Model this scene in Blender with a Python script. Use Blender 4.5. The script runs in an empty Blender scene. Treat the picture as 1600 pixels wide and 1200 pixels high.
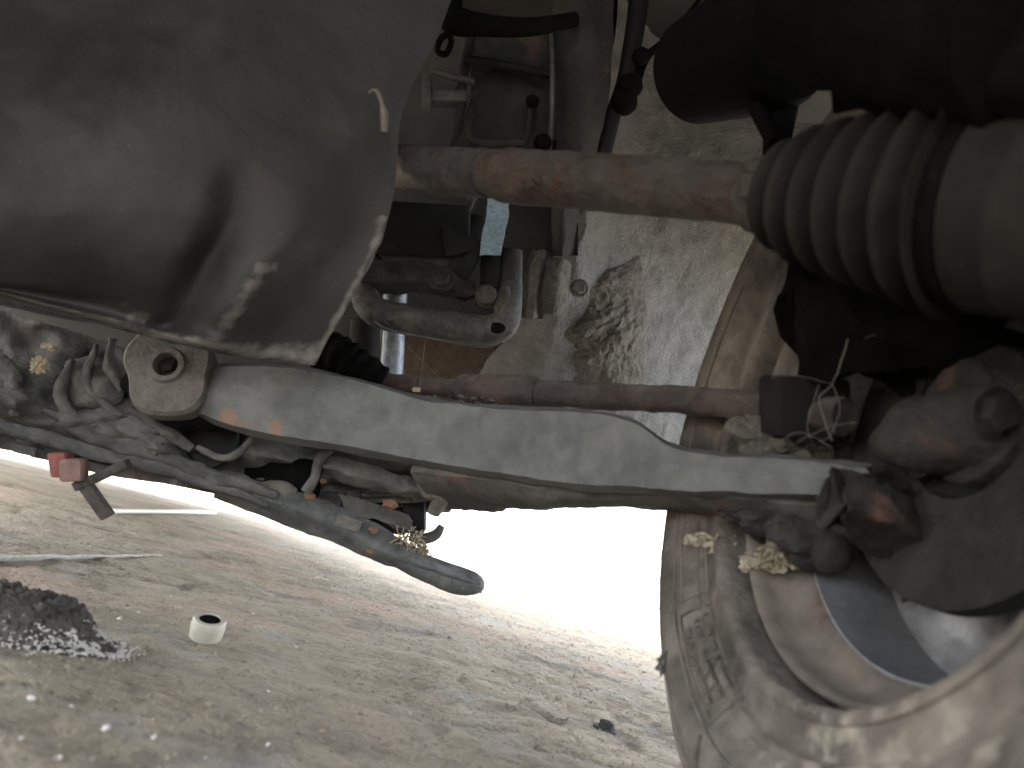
import bpy, bmesh, math, random
from mathutils import Vector, Matrix, noise
random.seed(7)
R = math.radians
C = bpy.context.scene.collection

# ------------------------------------------------------------------ camera
F_PX = 1160.0
H = 0.14
PITCH, ROLL = R(12.8), R(14.5)
_f = Vector((0, math.cos(PITCH), math.sin(PITCH)))
_r0 = Vector((1, 0, 0)); _u0 = Vector((0, -math.sin(PITCH), math.cos(PITCH)))
_r = _r0*math.cos(ROLL) + _u0*math.sin(ROLL)
_u = -_r0*math.sin(ROLL) + _u0*math.cos(ROLL)
CAM = Vector((0, 0, H))
cam_d = bpy.data.cameras.new('camera'); cam = bpy.data.objects.new('camera', cam_d); C.objects.link(cam)
m3 = Matrix((_r, _u, -_f)).transposed()
cam.matrix_world = Matrix.Translation(CAM) @ m3.to_4x4()
cam_d.sensor_width = 36.0; cam_d.lens = 36.0*F_PX/1600.0
cam_d.clip_start = 0.02; cam_d.clip_end = 2000
cam_d.dof.use_dof = True; cam_d.dof.focus_distance = 0.95; cam_d.dof.aperture_fstop = 6.5
bpy.context.scene.camera = cam

# ------------------------------------------------------------------ world, sun, exposure
SUN_EL, SUN_AZ = R(58), R(-75)      # azimuth measured from +Y towards +X
w = bpy.data.worlds.new("World"); bpy.context.scene.world = w; w.use_nodes = True
nt = w.node_tree; nt.nodes.clear()
sky = nt.nodes.new('ShaderNodeTexSky'); sky.sky_type = 'NISHITA'; sky.sun_disc = False
sky.sun_elevation = SUN_EL; sky.sun_rotation = SUN_AZ; sky.dust_density = 2.0; sky.air_density = 1.0
bg = nt.nodes.new('ShaderNodeBackground'); bg.inputs['Strength'].default_value = 0.15
out = nt.nodes.new('ShaderNodeOutputWorld')
hsv = nt.nodes.new('ShaderNodeHueSaturation'); hsv.inputs['Saturation'].default_value = 0.35
nt.links.new(sky.outputs[0], hsv.inputs['Color']); nt.links.new(hsv.outputs[0], bg.inputs[0]); nt.links.new(bg.outputs[0], out.inputs[0])
sl = bpy.data.lights.new('sun', 'SUN'); sl.energy = 2.0; sl.angle = R(0.5); sl.color = (1.0, 0.95, 0.88)
sun = bpy.data.objects.new('sun', sl); C.objects.link(sun)
sd = Vector((math.sin(SUN_AZ)*math.cos(SUN_EL), math.cos(SUN_AZ)*math.cos(SUN_EL), math.sin(SUN_EL)))
sun.rotation_euler = sd.to_track_quat('Z', 'Y').to_euler(); sun.location = sd*20
sc = bpy.context.scene
sc.view_settings.view_transform = 'Standard'; sc.view_settings.look = 'None'
sc.view_settings.exposure = 3.6; sc.view_settings.gamma = 1.0
try: sc.view_settings.use_curve_mapping = False
except Exception: pass
sc.render.engine = 'CYCLES'
sc.cycles.max_bounces = 14; sc.cycles.diffuse_bounces = 8; sc.cycles.use_denoising = True

# ------------------------------------------------------------------ helpers
def P(px, py, d):
    """point seen at photograph pixel (px,py) standing d metres in front of the camera"""
    return CAM + d*(_f + (px-800.0)/F_PX*_r - (py-600.0)/F_PX*_u)
def G(px, py, z=0.0):
    v = _f + (px-800.0)/F_PX*_r - (py-600.0)/F_PX*_u
    t = (z-H)/v.z
    return CAM + v*t

def fbm(v, o=4):
    return noise.fractal(v, 1.0, 2.0, o)

_mats = {}
def M(name, base, dust=(0.30, 0.27, 0.23), da=0.4, top=0.3, rust=(0.10, 0.045, 0.03), ra=0.0, sc_=18.0, bump=0.25, rough=0.75,
      metal=0.0, spec=0.35, var=0.35, fine=260.0, streak=None, fw=0.35):
    if name in _mats: return _mats[name]
    m = bpy.data.materials.new(name); m.use_nodes = True; t = m.node_tree; N = t.nodes; L = t.links
    b = N['Principled BSDF']
    tc = N.new('ShaderNodeTexCoord'); vec = tc.outputs['Object']
    if streak:
        mp = N.new('ShaderNodeMapping'); mp.inputs['Scale'].default_value = streak; L.new(vec, mp.inputs[0]); vec = mp.outputs[0]
    def nz(s, det=6, rg=0.6, off=0):
        n = N.new('ShaderNodeTexNoise'); n.inputs['Scale'].default_value = s; n.inputs['Detail'].default_value = det
        n.inputs['Roughness'].default_value = rg
        n.inputs['Distortion'].default_value = 0.4
        if off:
            a = N.new('ShaderNodeVectorMath'); a.operation = 'ADD'; a.inputs[1].default_value = (off, off*2, -off); L.new(vec, a.inputs[0]); L.new(a.outputs[0], n.inputs[0])
        else: L.new(vec, n.inputs[0])
        return n.outputs['Fac']
    def ramp(x, lo, hi):
        r = N.new('ShaderNodeMapRange'); r.inputs['From Min'].default_value = lo; r.inputs['From Max'].default_value = hi
        L.new(x, r.inputs['Value']); return r.outputs[0]
    def mix(fac, a, c):
        x = N.new('ShaderNodeMix'); x.data_type = 'RGBA'
        if isinstance(fac, float): x.inputs[0].default_value = fac
        else: L.new(fac, x.inputs[0])
        for i, v in ((6, a), (7, c)):
            if isinstance(v, tuple): x.inputs[i].default_value = (*v, 1)
            else: L.new(v, x.inputs[i])
        return x.outputs[2]
    def mul(a, k):
        x = N.new('ShaderNodeMath'); x.operation = 'MULTIPLY'; L.new(a, x.inputs[0])
        if isinstance(k, float): x.inputs[1].default_value = k
        else: L.new(k, x.inputs[1])
        return x.outputs[0]
    n1 = nz(sc_); n2 = nz(sc_*4.3, off=3.1); n3 = nz(sc_*0.45, 4, off=7.7); nf = nz(fine, 3, off=1.3)
    col = mix(ramp(n2, 0.3, 0.7), tuple(c*(1-var) for c in base), tuple(min(1, c*(1+var)) for c in base))
    if ra > 0:
        rr = mix(ramp(n2, 0.35, 0.65), tuple(c*0.6 for c in rust), tuple(c*1.5 for c in rust))
        col = mix(ramp(n3, 0.62-ra*0.35, 0.68-ra*0.3), col, rr)
    if da > 0:
        f = ramp(n1, 0.62-da*0.45, 0.9-da*0.3)
        dd = mix(ramp(n2, 0.25, 0.75), tuple(c*0.75 for c in dust), tuple(c*1.15 for c in dust))
        col = mix(mul(f, min(1.0, 0.45+da*0.5)), col, dd)
        if top > 0:
            g = N.new('ShaderNodeNewGeometry'); s = N.new('ShaderNodeSeparateXYZ'); L.new(g.outputs['Normal'], s.inputs[0])
            tp = mul(mul(ramp(s.outputs['Z'], 0.1, 0.8), ramp(n2, 0.25, 0.6)), float(top))
            col = mix(tp, col, dust)
    sp = ramp(nf, 0.66, 0.72)
    col = mix(mul(sp, 0.25), col, tuple(min(1, c*1.4+0.03) for c in dust))
    L.new(col, b.inputs['Base Color'])
    b.inputs['Metallic'].default_value = metal
    b.inputs['Specular IOR Level'].default_value = spec
    rg = N.new('ShaderNodeMapRange'); rg.inputs['To Min'].default_value = max(0.05, rough-0.18); rg.inputs['To Max'].default_value = min(1, rough+0.15)
    L.new(n2, rg.inputs['Value']); L.new(rg.outputs[0], b.inputs['Roughness'])
    ad = N.new('ShaderNodeMath'); ad.operation = 'ADD'; L.new(mul(n1, 2.0), ad.inputs[0]); L.new(mul(n2, 1.0), ad.inputs[1])
    ad2 = N.new('ShaderNodeMath'); ad2.operation = 'ADD'; L.new(ad.outputs[0], ad2.inputs[0]); L.new(mul(nf, float(fw)), ad2.inputs[1])
    bp = N.new('ShaderNodeBump'); bp.inputs['Strength'].default_value = bump; bp.inputs['Distance'].default_value = 0.006
    L.new(ad2.outputs[0], bp.inputs['Height']); L.new(bp.outputs[0], b.inputs['Normal'])
    _mats[name] = m
    return m

def flat(name, col, rough=0.6, metal=0.0, trans=0.0):
    if name in _mats: return _mats[name]
    m = bpy.data.materials.new(name); m.use_nodes = True; b = m.node_tree.nodes['Principled BSDF']
    n = m.node_tree.nodes.new('ShaderNodeTexNoise'); n.inputs['Scale'].default_value = 90; n.inputs['Detail'].default_value = 5
    r = m.node_tree.nodes.new('ShaderNodeMix'); r.data_type = 'RGBA'
    r.inputs[6].default_value = (*[c*0.65 for c in col], 1); r.inputs[7].default_value = (*[min(1, c*1.25) for c in col], 1)
    tc = m.node_tree.nodes.new('ShaderNodeTexCoord')
    m.node_tree.links.new(tc.outputs['Object'], n.inputs[0]); m.node_tree.links.new(n.outputs['Fac'], r.inputs[0]); m.node_tree.links.new(r.outputs[2], b.inputs['Base Color'])
    b.inputs['Roughness'].default_value = rough; b.inputs['Metallic'].default_value = metal
    b.inputs['Transmission Weight'].default_value = trans
    _mats[name] = m; return m

WORLD = {}
def link(name, verts, faces, mat, parent=None, origin=None, smooth=True, sharp=38, label=None, kind=None):
    """one mesh object out of world-space vertices"""
    me = bpy.data.meshes.new(name)
    if origin is None:
        origin = Vector((0, 0, 0))
        for v in verts: origin += Vector(v)
        origin /= max(1, len(verts))
    me.from_pydata([Vector(v)-origin for v in verts], [], faces)
    me.update()
    bm = bmesh.new(); bm.from_mesh(me); bmesh.ops.recalc_face_normals(bm, faces=bm.faces); bm.to_mesh(me); bm.free()
    if smooth:
        me.polygons.foreach_set('use_smooth', [True]*len(me.polygons))
        try: me.set_sharp_from_angle(angle=R(sharp))
        except Exception: pass
    me.materials.append(mat)
    o = bpy.data.objects.new(name, me); C.objects.link(o)
    if parent is not None:
        o.parent = parent; o.location = origin - WORLD[parent.name]
    else: o.location = origin
    WORLD[o.name] = origin.copy()
    if label: o['label'] = label
    if kind: o['kind'] = kind
    return o

def thing(o, label, cat, group=None):
    o['label'] = label; o['category'] = cat
    if group: o['group'] = group
    return o
def empty(name, loc, label, cat, group=None):
    o = bpy.data.objects.new(name, None); C.objects.link(o); o.location = loc; o.empty_display_size = 0.05
    WORLD[o.name] = Vector(loc).copy(); return thing(o, label, cat, group)

def catmull(pts, n):
    pts = [Vector(p) if not isinstance(p, (int, float)) else p for p in pts]
    if len(pts) == 2: return [pts[0].lerp(pts[1], i/(n-1)) for i in range(n)]
    k = len(pts)-1; res = []
    for i in range(n):
        t = i/(n-1)*k; j = min(int(t), k-1); u = t-j
        p0 = pts[max(j-1, 0)]; p1 = pts[j]; p2 = pts[j+1]; p3 = pts[min(j+2, k)]
        res.append(0.5*((2*p1)+(p2-p0)*u+(2*p0-5*p1+4*p2-p3)*u*u+(3*p1-p0-3*p2+p3)*u*u*u))
    return res

def jitter(verts, amp, s=30.0, seed=0.0):
    if not amp: return verts
    o = Vector((seed, seed*1.7, -seed)); out_ = []
    for v in verts:
        q = Vector(v)*s+o
        out_.append(Vector(v)+Vector((fbm(q), fbm(q+Vector((9, 1, 4))), fbm(q+Vector((3, 8, 2)))))*amp)
    return out_

def loft_geo(rails, n=60, m=24, disp=None, thick=0.004, smooth_across=True, amp=0.0, s=30.0):
    """a skin with real thickness through several rails of (px,py,d)"""
    A = [catmull([Vector(p) for p in r], n) for r in rails]
    front = []
    for i in range(n):
        col = [a[i] for a in A]
        if smooth_across: col = catmull(col, m)
        else:
            k = len(col)-1; cc = []
            for j in range(m):
                t = j/(m-1)*k; q = min(int(t), k-1); cc.append(col[q].lerp(col[q+1], t-q))
            col = cc
        for j, c in enumerate(col):
            d = c.z - (disp(i/(n-1), j/(m-1)) if disp else 0.0)
            front.append(P(c.x, c.y, d))
    front = jitter(front, amp, s)
    # normals by finite difference
    def at(i, j): return front[max(0, min(n-1, i))*m+max(0, min(m-1, j))]
    back = []
    for i in range(n):
        for j in range(m):
            nn = (at(i+1, j)-at(i-1, j)).cross(at(i, j+1)-at(i, j-1))
            if nn.length < 1e-12: nn = _f.copy()
            nn.normalize(); back.append(nn)
    side = sum(1 if b.dot(p-CAM) > 0 else -1 for b, p in zip(back, front))
    sg = 1 if side > 0 else -1
    back = [p+b*(thick*sg) for b, p in zip(back, front)]
    V = front+back; Fc = []; o = n*m
    for i in range(n-1):
        for j in range(m-1):
            a = i*m+j; Fc.append((a, a+1, a+m+1, a+m)); Fc.append((o+a, o+a+m, o+a+m+1, o+a+1))
    for i in range(n-1):
        for j in (0, m-1):
            a = i*m+j; Fc.append((a, a+m, o+a+m, o+a) if j == 0 else (a, o+a, o+a+m, a+m))
    for j in range(m-1):
        for i in (0, n-1):
            a = i*m+j; Fc.append((a, o+a, o+a+1, a+1) if i == 0 else (a, a+1, o+a+1, o+a))
    return V, Fc

def tube_geo(path, radii, seg=20, n=None, squash=1.0, closed=True, amp=0.0, s=40.0, up=None, rfun=None):
    """world-space path, radius per control point (metres)"""
    path = [Vector(p) for p in path]
    if n is None: n = len(path)
    if n > len(path):
        pr = [Vector((*p,)) for p in path]; rr = [Vector((r, 0, 0)) for r in radii]
        path = catmull(pr, n); radii = [v.x for v in catmull(rr, n)]
    V = []; Fc = []
    prev = None
    for i, p in enumerate(path):
        t = (path[min(i+1, len(path)-1)]-path[max(i-1, 0)]).normalized()
        if prev is None:
            a = up or (Vector((0, 0, 1)) if abs(t.z) < 0.9 else Vector((1, 0, 0)))
            x = (a - t*a.dot(t)).normalized()
        else: x = (prev - t*prev.dot(t)).normalized()
        prev = x; y = t.cross(x)
        for k in range(seg):
            an = 2*math.pi*k/seg; r = max(1e-5, radii[i])
            if rfun: r = rfun(i/(len(path)-1), an, r)
            V.append(p+(x*math.cos(an)+y*math.sin(an)*squash)*r)
    for i in range(len(path)-1):
        for k in range(seg):
            a = i*seg+k; b = i*seg+(k+1) % seg
            Fc.append((a, b, b+seg, a+seg))
    if closed:
        Fc.append(tuple(range(seg-1, -1, -1))); o = (len(path)-1)*seg; Fc.append(tuple(o+k for k in range(seg)))
    return jitter(V, amp, s), Fc

def box_geo(c, ax, ay, az, bev=0.12):
    """box of half-axes ax ay az (vectors) with chamfered edges"""
    c, ax, ay, az = map(Vector, (c, ax, ay, az))
    bm = bmesh.new(); bmesh.ops.create_cube(bm, size=2)
    if bev: 
        bmesh.ops.bevel(bm, geom=bm.edges[:], offset=bev, segments=2, affect='EDGES', profile=0.5)
    V = [c+ax*v.co.x+ay*v.co.y+az*v.co.z for v in bm.verts]; Fc = [tuple(v.index for v in f.verts) for f in bm.faces]
    bm.verts.ensure_lookup_table()
    bm.free(); return V, Fc

def blob_geo(c, r, sq=(1, 1, 1), amp=0.3, s=3.0, sub=3, seed=0.0):
    bm = bmesh.new(); bmesh.ops.create_icosphere(bm, subdivisions=sub, radius=1)
    V = []
    for v in bm.verts:
        k = 1+amp*fbm(v.co*s+Vector((seed, 0, seed*2)))
        V.append(Vector(c)+Vector((v.co.x*sq[0], v.co.y*sq[1], v.co.z*sq[2]))*r*k)
    Fc = [tuple(v.index for v in f.verts) for f in bm.faces]; bm.free(); return V, Fc

def merge(*gs):
    V = []; Fc = []
    for v, f in gs:
        o = len(V); V += list(v); Fc += [tuple(i+o for i in q) for q in f]
    return V, Fc

def lathe_geo(c, axis, prof, seg=48, ref=None, closed=False, a0=0.0, a1=2*math.pi, rf=None):
    """prof: (along axis, radius)"""
    c = Vector(c); t = Vector(axis).normalized(); a = Vector(ref) if ref else (Vector((0, 0, 1)) if abs(t.z) < 0.9 else Vector((1, 0, 0)))
    x = (a-t*a.dot(t)).normalized(); y = t.cross(x); V = []; Fc = []; full = abs(a1-a0-2*math.pi) < 1e-6
    ns = seg if full else seg+1
    for h, r in prof:
        for k in range(ns):
            an = a0+(a1-a0)*k/seg; rr = rf(h, an, r) if rf else r
            V.append(c+t*h+(x*math.cos(an)+y*math.sin(an))*max(rr, 1e-5))
    m = len(prof)
    for i in range(m-1 if not closed else m):
        j = (i+1) % m
        for k in range(seg):
            k2 = (k+1) % ns if full else k+1
            Fc.append((i*ns+k, i*ns+k2, j*ns+k2, j*ns+k))
    if not closed:
        if prof[0][1] > 1e-4: Fc.append(tuple(range(ns-1, -1, -1)))
        if prof[-1][1] > 1e-4: Fc.append(tuple((m-1)*ns+k for k in range(ns)))
    return V, Fc

def bolt_geo(c, axis, r, h):
    """washer with a hexagonal head"""
    axis = Vector(axis).normalized(); a = lathe_geo(c, axis, [(-h*0.3, r*1.35), (0, r*1.35), (h*0.12, r*1.28), (h*0.12, r*0.9)], 24)
    b = lathe_geo(c, axis, [(0, r), (h*0.85, r), (h, r*0.85), (h, 0.0)], 6)
    return merge(a, b)

def px(n, d): return n/F_PX*d      # metres that n pixels span at distance d

# ------------------------------------------------------------------ materials
m_pan = M('dark_grey_pan', (0.015, 0.0148, 0.0147), dust=(0.062, 0.059, 0.055), da=0.30, top=0.15, sc_=6, bump=0.16, rough=0.62, spec=0.4, var=0.25)  # dark grey sheet with sparse dust, tone lowered evenly
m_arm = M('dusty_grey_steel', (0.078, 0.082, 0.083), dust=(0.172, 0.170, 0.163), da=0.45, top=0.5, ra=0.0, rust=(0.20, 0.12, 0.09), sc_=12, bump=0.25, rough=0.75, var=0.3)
m_cast = M('grimy_cast_metal', (0.011, 0.0108, 0.0105), dust=(0.042, 0.039, 0.035), da=0.4, top=0.4, sc_=22, bump=0.5, rough=0.8, ra=0.1, rust=(.05, .03, .022))
m_black = M('black_rubber', (0.003, 0.003, 0.003), dust=(0.009, 0.008, 0.008), da=0.18, top=0.25, sc_=30, bump=0.12, rough=0.85, spec=.05)
m_plast = M('dark_plastic', (0.006, 0.0062, 0.0065), dust=(0.021, 0.020, 0.019), da=0.3, top=0.3, sc_=25, bump=0.15, rough=0.8, spec=.2)
m_boot = M('dusty_boot_rubber', (0.010, 0.0095, 0.0085), dust=(0.026, 0.024, 0.021), da=0.5, top=0.35, sc_=14, bump=0.22, rough=0.9, spec=0.1, var=0.25)
m_shaft = M('rusty_shaft', (0.026, 0.0235, 0.0215), dust=(0.064, 0.059, 0.052), da=0.5, top=0.3, ra=0.45, rust=(0.028, 0.0150, 0.0105), sc_=24, bump=0.7, rough=0.75)
m_paint = M('chipped_dark_paint', (0.024, 0.024, 0.025), dust=(0.10, 0.08, 0.07), da=0.3, ra=0.25, rust=(.055, .032, .025), sc_=30, bump=0.3, rough=0.6)
m_rod = M('maroon_rusted_rod', (0.027, 0.022, 0.021), dust=(0.11, 0.10, 0.09), da=0.28, top=0.75, ra=0.4, rust=(0.034, 0.023, 0.021), sc_=20, bump=0.4, rough=0.8)
m_under = M('stone_chip_undercoat', (0.150, 0.153, 0.152), dust=(0.20, 0.203, 0.20), da=0.25, top=0.1, sc_=9, bump=0.9, rough=0.9, fine=230, var=0.2, fw=1.6)
m_mud = M('dried_mud', (0.09, 0.085, 0.075), dust=(0.16, 0.152, 0.135), da=0.4, sc_=30, bump=0.9, rough=0.95)
m_liner = M('brown_grey_liner', (0.10, 0.088, 0.075), dust=(0.16, 0.145, 0.125), da=0.35, top=0.2, sc_=10, bump=0.25, rough=0.85)
m_knuck = M('brown_forged_steel', (0.032, 0.028, 0.024), dust=(0.10, 0.088, 0.075), da=0.4, top=0.3, ra=0.2, sc_=24, bump=0.5, rough=0.8)
m_shaded_steel = M('shaded_forged_steel', (0.016, 0.015, 0.014), dust=(0.055, 0.050, 0.044), da=0.4, top=0.3, ra=0.2, sc_=24, bump=0.5, rough=0.8)  # forged steel copied darker, the shade of the hub area put into colour
m_tyre = M('dusty_tyre_rubber', (0.100, 0.088, 0.076), dust=(0.22, 0.195, 0.165), da=0.55, top=0.35, ra=.55, rust=(.040, .036, .032), sc_=13, bump=0.5, rough=0.9, spec=0.2, var=0.25)
m_rim = M('dusty_rim_steel', (0.13, 0.122, 0.112), dust=(0.185, 0.155, 0.125), da=0.5, top=0.6, sc_=12, bump=0.25, rough=0.65, ra=0.1)
m_barrel = M('silver_blue_wheel_paint', (0.25, 0.26, 0.29), dust=(0.17, 0.155, 0.14), da=0.55, top=0.3, sc_=18, bump=0.12, rough=0.45, metal=0.35)
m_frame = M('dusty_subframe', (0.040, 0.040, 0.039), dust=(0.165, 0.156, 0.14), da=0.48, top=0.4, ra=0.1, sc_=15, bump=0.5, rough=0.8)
m_bush = M('pale_cast_eye', (0.085, 0.078, 0.068), dust=(0.17, 0.158, 0.135), da=0.45, top=0.3, sc_=26, bump=0.35, rough=0.7)
m_beam = M('dusty_black_lip', (0.050, 0.053, 0.053), dust=(0.20, 0.195, 0.18), da=0.36, top=0.3, sc_=18, bump=0.3, rough=0.65)
m_tan = M('tan_dry_leaf', (0.22, 0.18, 0.125), dust=(0.36, 0.31, 0.22), da=0.4, sc_=60, bump=0.3, rough=0.9)
m_red = M('faded_red_plastic', (0.16, 0.045, 0.035), dust=(0.16, 0.10, 0.085), da=0.3, sc_=40, bump=0.15)
m_orange = M('rust_orange_chip', (0.15, 0.07, 0.045), dust=(0.2, 0.14, 0.10), da=0.2, sc_=60)
m_blue = M('pale_blue_strap', (0.16, 0.23, 0.28), dust=(0.24, 0.27, 0.28), da=0.35, sc_=60, bump=0.2, rough=0.5)
m_white = flat('white_plastic', (0.80, 0.78, 0.72), 0.5)
m_web = flat('cobweb_thread', (0.13, 0.12, 0.105), 0.8)
m_pebble = flat('pale_chipping', (0.50, 0.47, 0.42), 0.8)
m_body = M('car_body_steel', (0.02, 0.02, 0.021), dust=(0.07, 0.065, 0.06), da=0.3, sc_=6, bump=0.2, rough=0.7)
m_silver = M('silver_car_paint', (0.5, 0.5, 0.52), dust=(0.4, 0.37, 0.33), da=0.2, sc_=5, bump=0.02, rough=0.35, metal=0.5)

def add_wear(obj, base_mat, name, fn, col, lo=.95, hi=1.2, scale=60, rough=None):
    """a copy of the material with a stain of its own shape, read from a point attribute"""
    m = base_mat.copy(); m.name = name; obj.data.materials[0] = m
    att = obj.data.attributes.new('wear', 'FLOAT', 'POINT'); o_ = WORLD[obj.name]
    for k_, v_ in enumerate(obj.data.vertices): att.data[k_].value = fn(k_, v_.co+o_)
    t = m.node_tree; b = t.nodes['Principled BSDF']; src = b.inputs['Base Color'].links[0].from_socket
    a = t.nodes.new('ShaderNodeAttribute'); a.attribute_name = 'wear'
    n = t.nodes.new('ShaderNodeTexNoise'); n.inputs['Scale'].default_value = scale; n.inputs['Detail'].default_value = 6
    ad = t.nodes.new('ShaderNodeMath'); ad.operation = 'ADD'; t.links.new(a.outputs['Fac'], ad.inputs[0]); t.links.new(n.outputs['Fac'], ad.inputs[1])
    r = t.nodes.new('ShaderNodeMapRange'); r.inputs[1].default_value = lo; r.inputs[2].default_value = hi; t.links.new(ad.outputs[0], r.inputs[0])
    x = t.nodes.new('ShaderNodeMix'); x.data_type = 'RGBA'; x.inputs[7].default_value = (*col, 1)
    t.links.new(r.outputs[0], x.inputs[0]); t.links.new(src, x.inputs[6]); t.links.new(x.outputs[2], b.inputs['Base Color'])

# ------------------------------------------------------------------ ground
def ground_mat():
    m = bpy.data.materials.new('worn_concrete'); m.use_nodes = True; t = m.node_tree; N = t.nodes; L = t.links
    b = N['Principled BSDF']; tc = N.new('ShaderNodeTexCoord'); v = tc.outputs['Object']
    def nz(s, det=8, rg=0.62, off=(0, 0, 0), st=(1, 1, 1)):
        mp = N.new('ShaderNodeMapping'); mp.inputs['Location'].default_value = off; mp.inputs['Scale'].default_value = st
        n = N.new('ShaderNodeTexNoise'); n.inputs['Scale'].default_value = s; n.inputs['Detail'].default_value = det; n.inputs['Roughness'].default_value = rg
        L.new(v, mp.inputs[0]); L.new(mp.outputs[0], n.inputs[0]); return n.outputs['Fac']
    def rmp(x, lo, hi, a=0.0, c=1.0):
        r = N.new('ShaderNodeMapRange'); r.inputs[1].default_value = lo; r.inputs[2].default_value = hi; r.inputs[3].default_value = a; r.inputs[4].default_value = c
        L.new(x, r.inputs[0]); return r.outputs[0]
    def mix(f, a, c):
        x = N.new('ShaderNodeMix'); x.data_type = 'RGBA'; L.new(f, x.inputs[0])
        for i, q in ((6, a), (7, c)):
            if isinstance(q, tuple): x.inputs[i].default_value = (*q, 1)
            else: L.new(q, x.inputs[i])
        return x.outputs[2]
    big = nz(2.2, 5); mid = nz(9, 8, 0.65, (3, 1, 0), (1, 1.6, 1)); fine = nz(70, 8, 0.7, (1, 4, 0)); grit = nz(420, 3, 0.6); pink = nz(3.4, 4, 0.5, (8, 2, 0))
    c = mix(rmp(mid, 0.35, 0.68), (0.269, 0.215, 0.154), (0.582, 0.491, 0.362))
    c = mix(rmp(fine, 0.3, 0.7, 0.0, 0.8), c, (0.450, 0.384, 0.276))
    c = mix(rmp(big, 0.48, 0.66, 0.0, 0.6), c, (0.410, 0.363, 0.259))
    c = mix(rmp(pink, 0.54, 0.66, 0.0, 0.55), c, (0.644, 0.443, 0.329))
    c = mix(rmp(grit, 0.62, 0.70, 0.0, 0.55), c, (0.742, 0.750, 0.604))
    c = mix(rmp(grit, 0.36, 0.30, 0.0, 0.6), c, (0.106, 0.088, 0.067))
    crk = N.new('ShaderNodeMath'); crk.operation = 'SUBTRACT'; L.new(nz(16, 9, 0.6, (2, 7, 0), (1, 1.8, 1)), crk.inputs[0]); crk.inputs[1].default_value = 0.5
    cra = N.new('ShaderNodeMath'); cra.operation = 'ABSOLUTE'; L.new(crk.outputs[0], cra.inputs[0])
    pit = nz(130, 4, 0.55, (6, 3, 0)); cm = N.new('ShaderNodeMath'); cm.operation = 'MULTIPLY'
    L.new(rmp(cra.outputs[0], 0.014, 0.0, 0.0, 0.75), cm.inputs[0]); L.new(rmp(big, 0.42, 0.58), cm.inputs[1])
    c = mix(cm.outputs[0], c, (0.121, 0.110, 0.095))
    c = mix(rmp(pit, 0.36, 0.30, 0.0, 0.7), c, (0.109, 0.098, 0.085))
    st_ = nz(5.5, 7, 0.6, (12, 4, 0))
    c = mix(rmp(st_, 0.56, 0.64, 0.0, 0.5), c, (0.125, 0.115, 0.10))
    c = mix(rmp(nz(8, 7, 0.6, (1, 9, 0)), 0.58, 0.66, 0.0, 0.5), c, (0.44, 0.43, 0.40))
    L.new(c, b.inputs['Base Color']); b.inputs['Roughness'].default_value = 0.88; b.inputs['Specular IOR Level'].default_value = 0.3
    s = N.new('ShaderNodeMath'); s.operation = 'MULTIPLY_ADD'; L.new(fine, s.inputs[0]); s.inputs[1].default_value = 1.6
    g2 = N.new('ShaderNodeMath'); g2.operation = 'MULTIPLY_ADD'; L.new(grit, g2.inputs[0]); g2.inputs[1].default_value = 0.6; L.new(mid, g2.inputs[2])
    L.new(g2.outputs[0], s.inputs[2])
    pb = N.new('ShaderNodeMath'); pb.operation = 'MULTIPLY_ADD'; L.new(rmp(pit, 0.30, 0.46), pb.inputs[0]); pb.inputs[1].default_value = 0.7; L.new(s.outputs[0], pb.inputs[2]); s = pb
    bp = N.new('ShaderNodeBump'); bp.inputs['Strength'].default_value = 1.0; bp.inputs['Distance'].default_value = 0.009
    L.new(s.outputs[0], bp.inputs['Height']); L.new(bp.outputs[0], b.inputs['Normal'])
    return m
def gz(x, y):
    """height of the ground"""
    d = math.hypot(x, y)
    fade = max(0.0, min(1.0, (4.0-d)/2.0))
    if fade <= 0: return 0.0
    q = Vector((x, y, 0))
    h = 0.0036*fbm(q*6)+0.0026*fbm(q*30+Vector((3, 1, 0)), 5)
    rid = abs(fbm(Vector((x*9+y*3, y*16-x*4, 2)), 4))
    h -= 0.0045*max(0, 0.22-rid)/0.22*max(0, min(1, 0.5+2*fbm(q*3+Vector((5, 5, 1)))))
    return h*fade
def axis_steps(lo, hi, step, far, grow=1.12):
    a = []; x = lo
    while x < hi: a.append(x); x += step
    a.append(hi); s = step; x = hi
    while x < far: s *= grow; x += s; a.append(x)
    s = step; x = lo; b = []
    while x > -far: s *= grow; x -= s; b.append(x)
    return b[::-1]+a
xs = axis_steps(-1.0, 0.6, 0.0045, 1900, 1.16); ys = []
y = 0.16; st = 0.0035
ys = [y]
while y < 1900:
    st *= 1.0045 if y < 2.2 else 1.14
    y += st; ys.append(y)
st = 0.004; y = 0.16; pre = []
while y > -1900: st *= 1.25; y -= st; pre.append(y)
ys = pre[::-1]+ys
V = [(x, y, gz(x, y)) for y in ys for x in xs]; n = len(xs)
Fc = [(j*n+i, j*n+i+1, (j+1)*n+i+1, (j+1)*n+i) for j in range(len(ys)-1) for i in range(n-1)]
g_mat = ground_mat()
ground = link('ground', V, Fc, g_mat, origin=Vector((0, 0, 0)), sharp=180, kind='structure')

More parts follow.
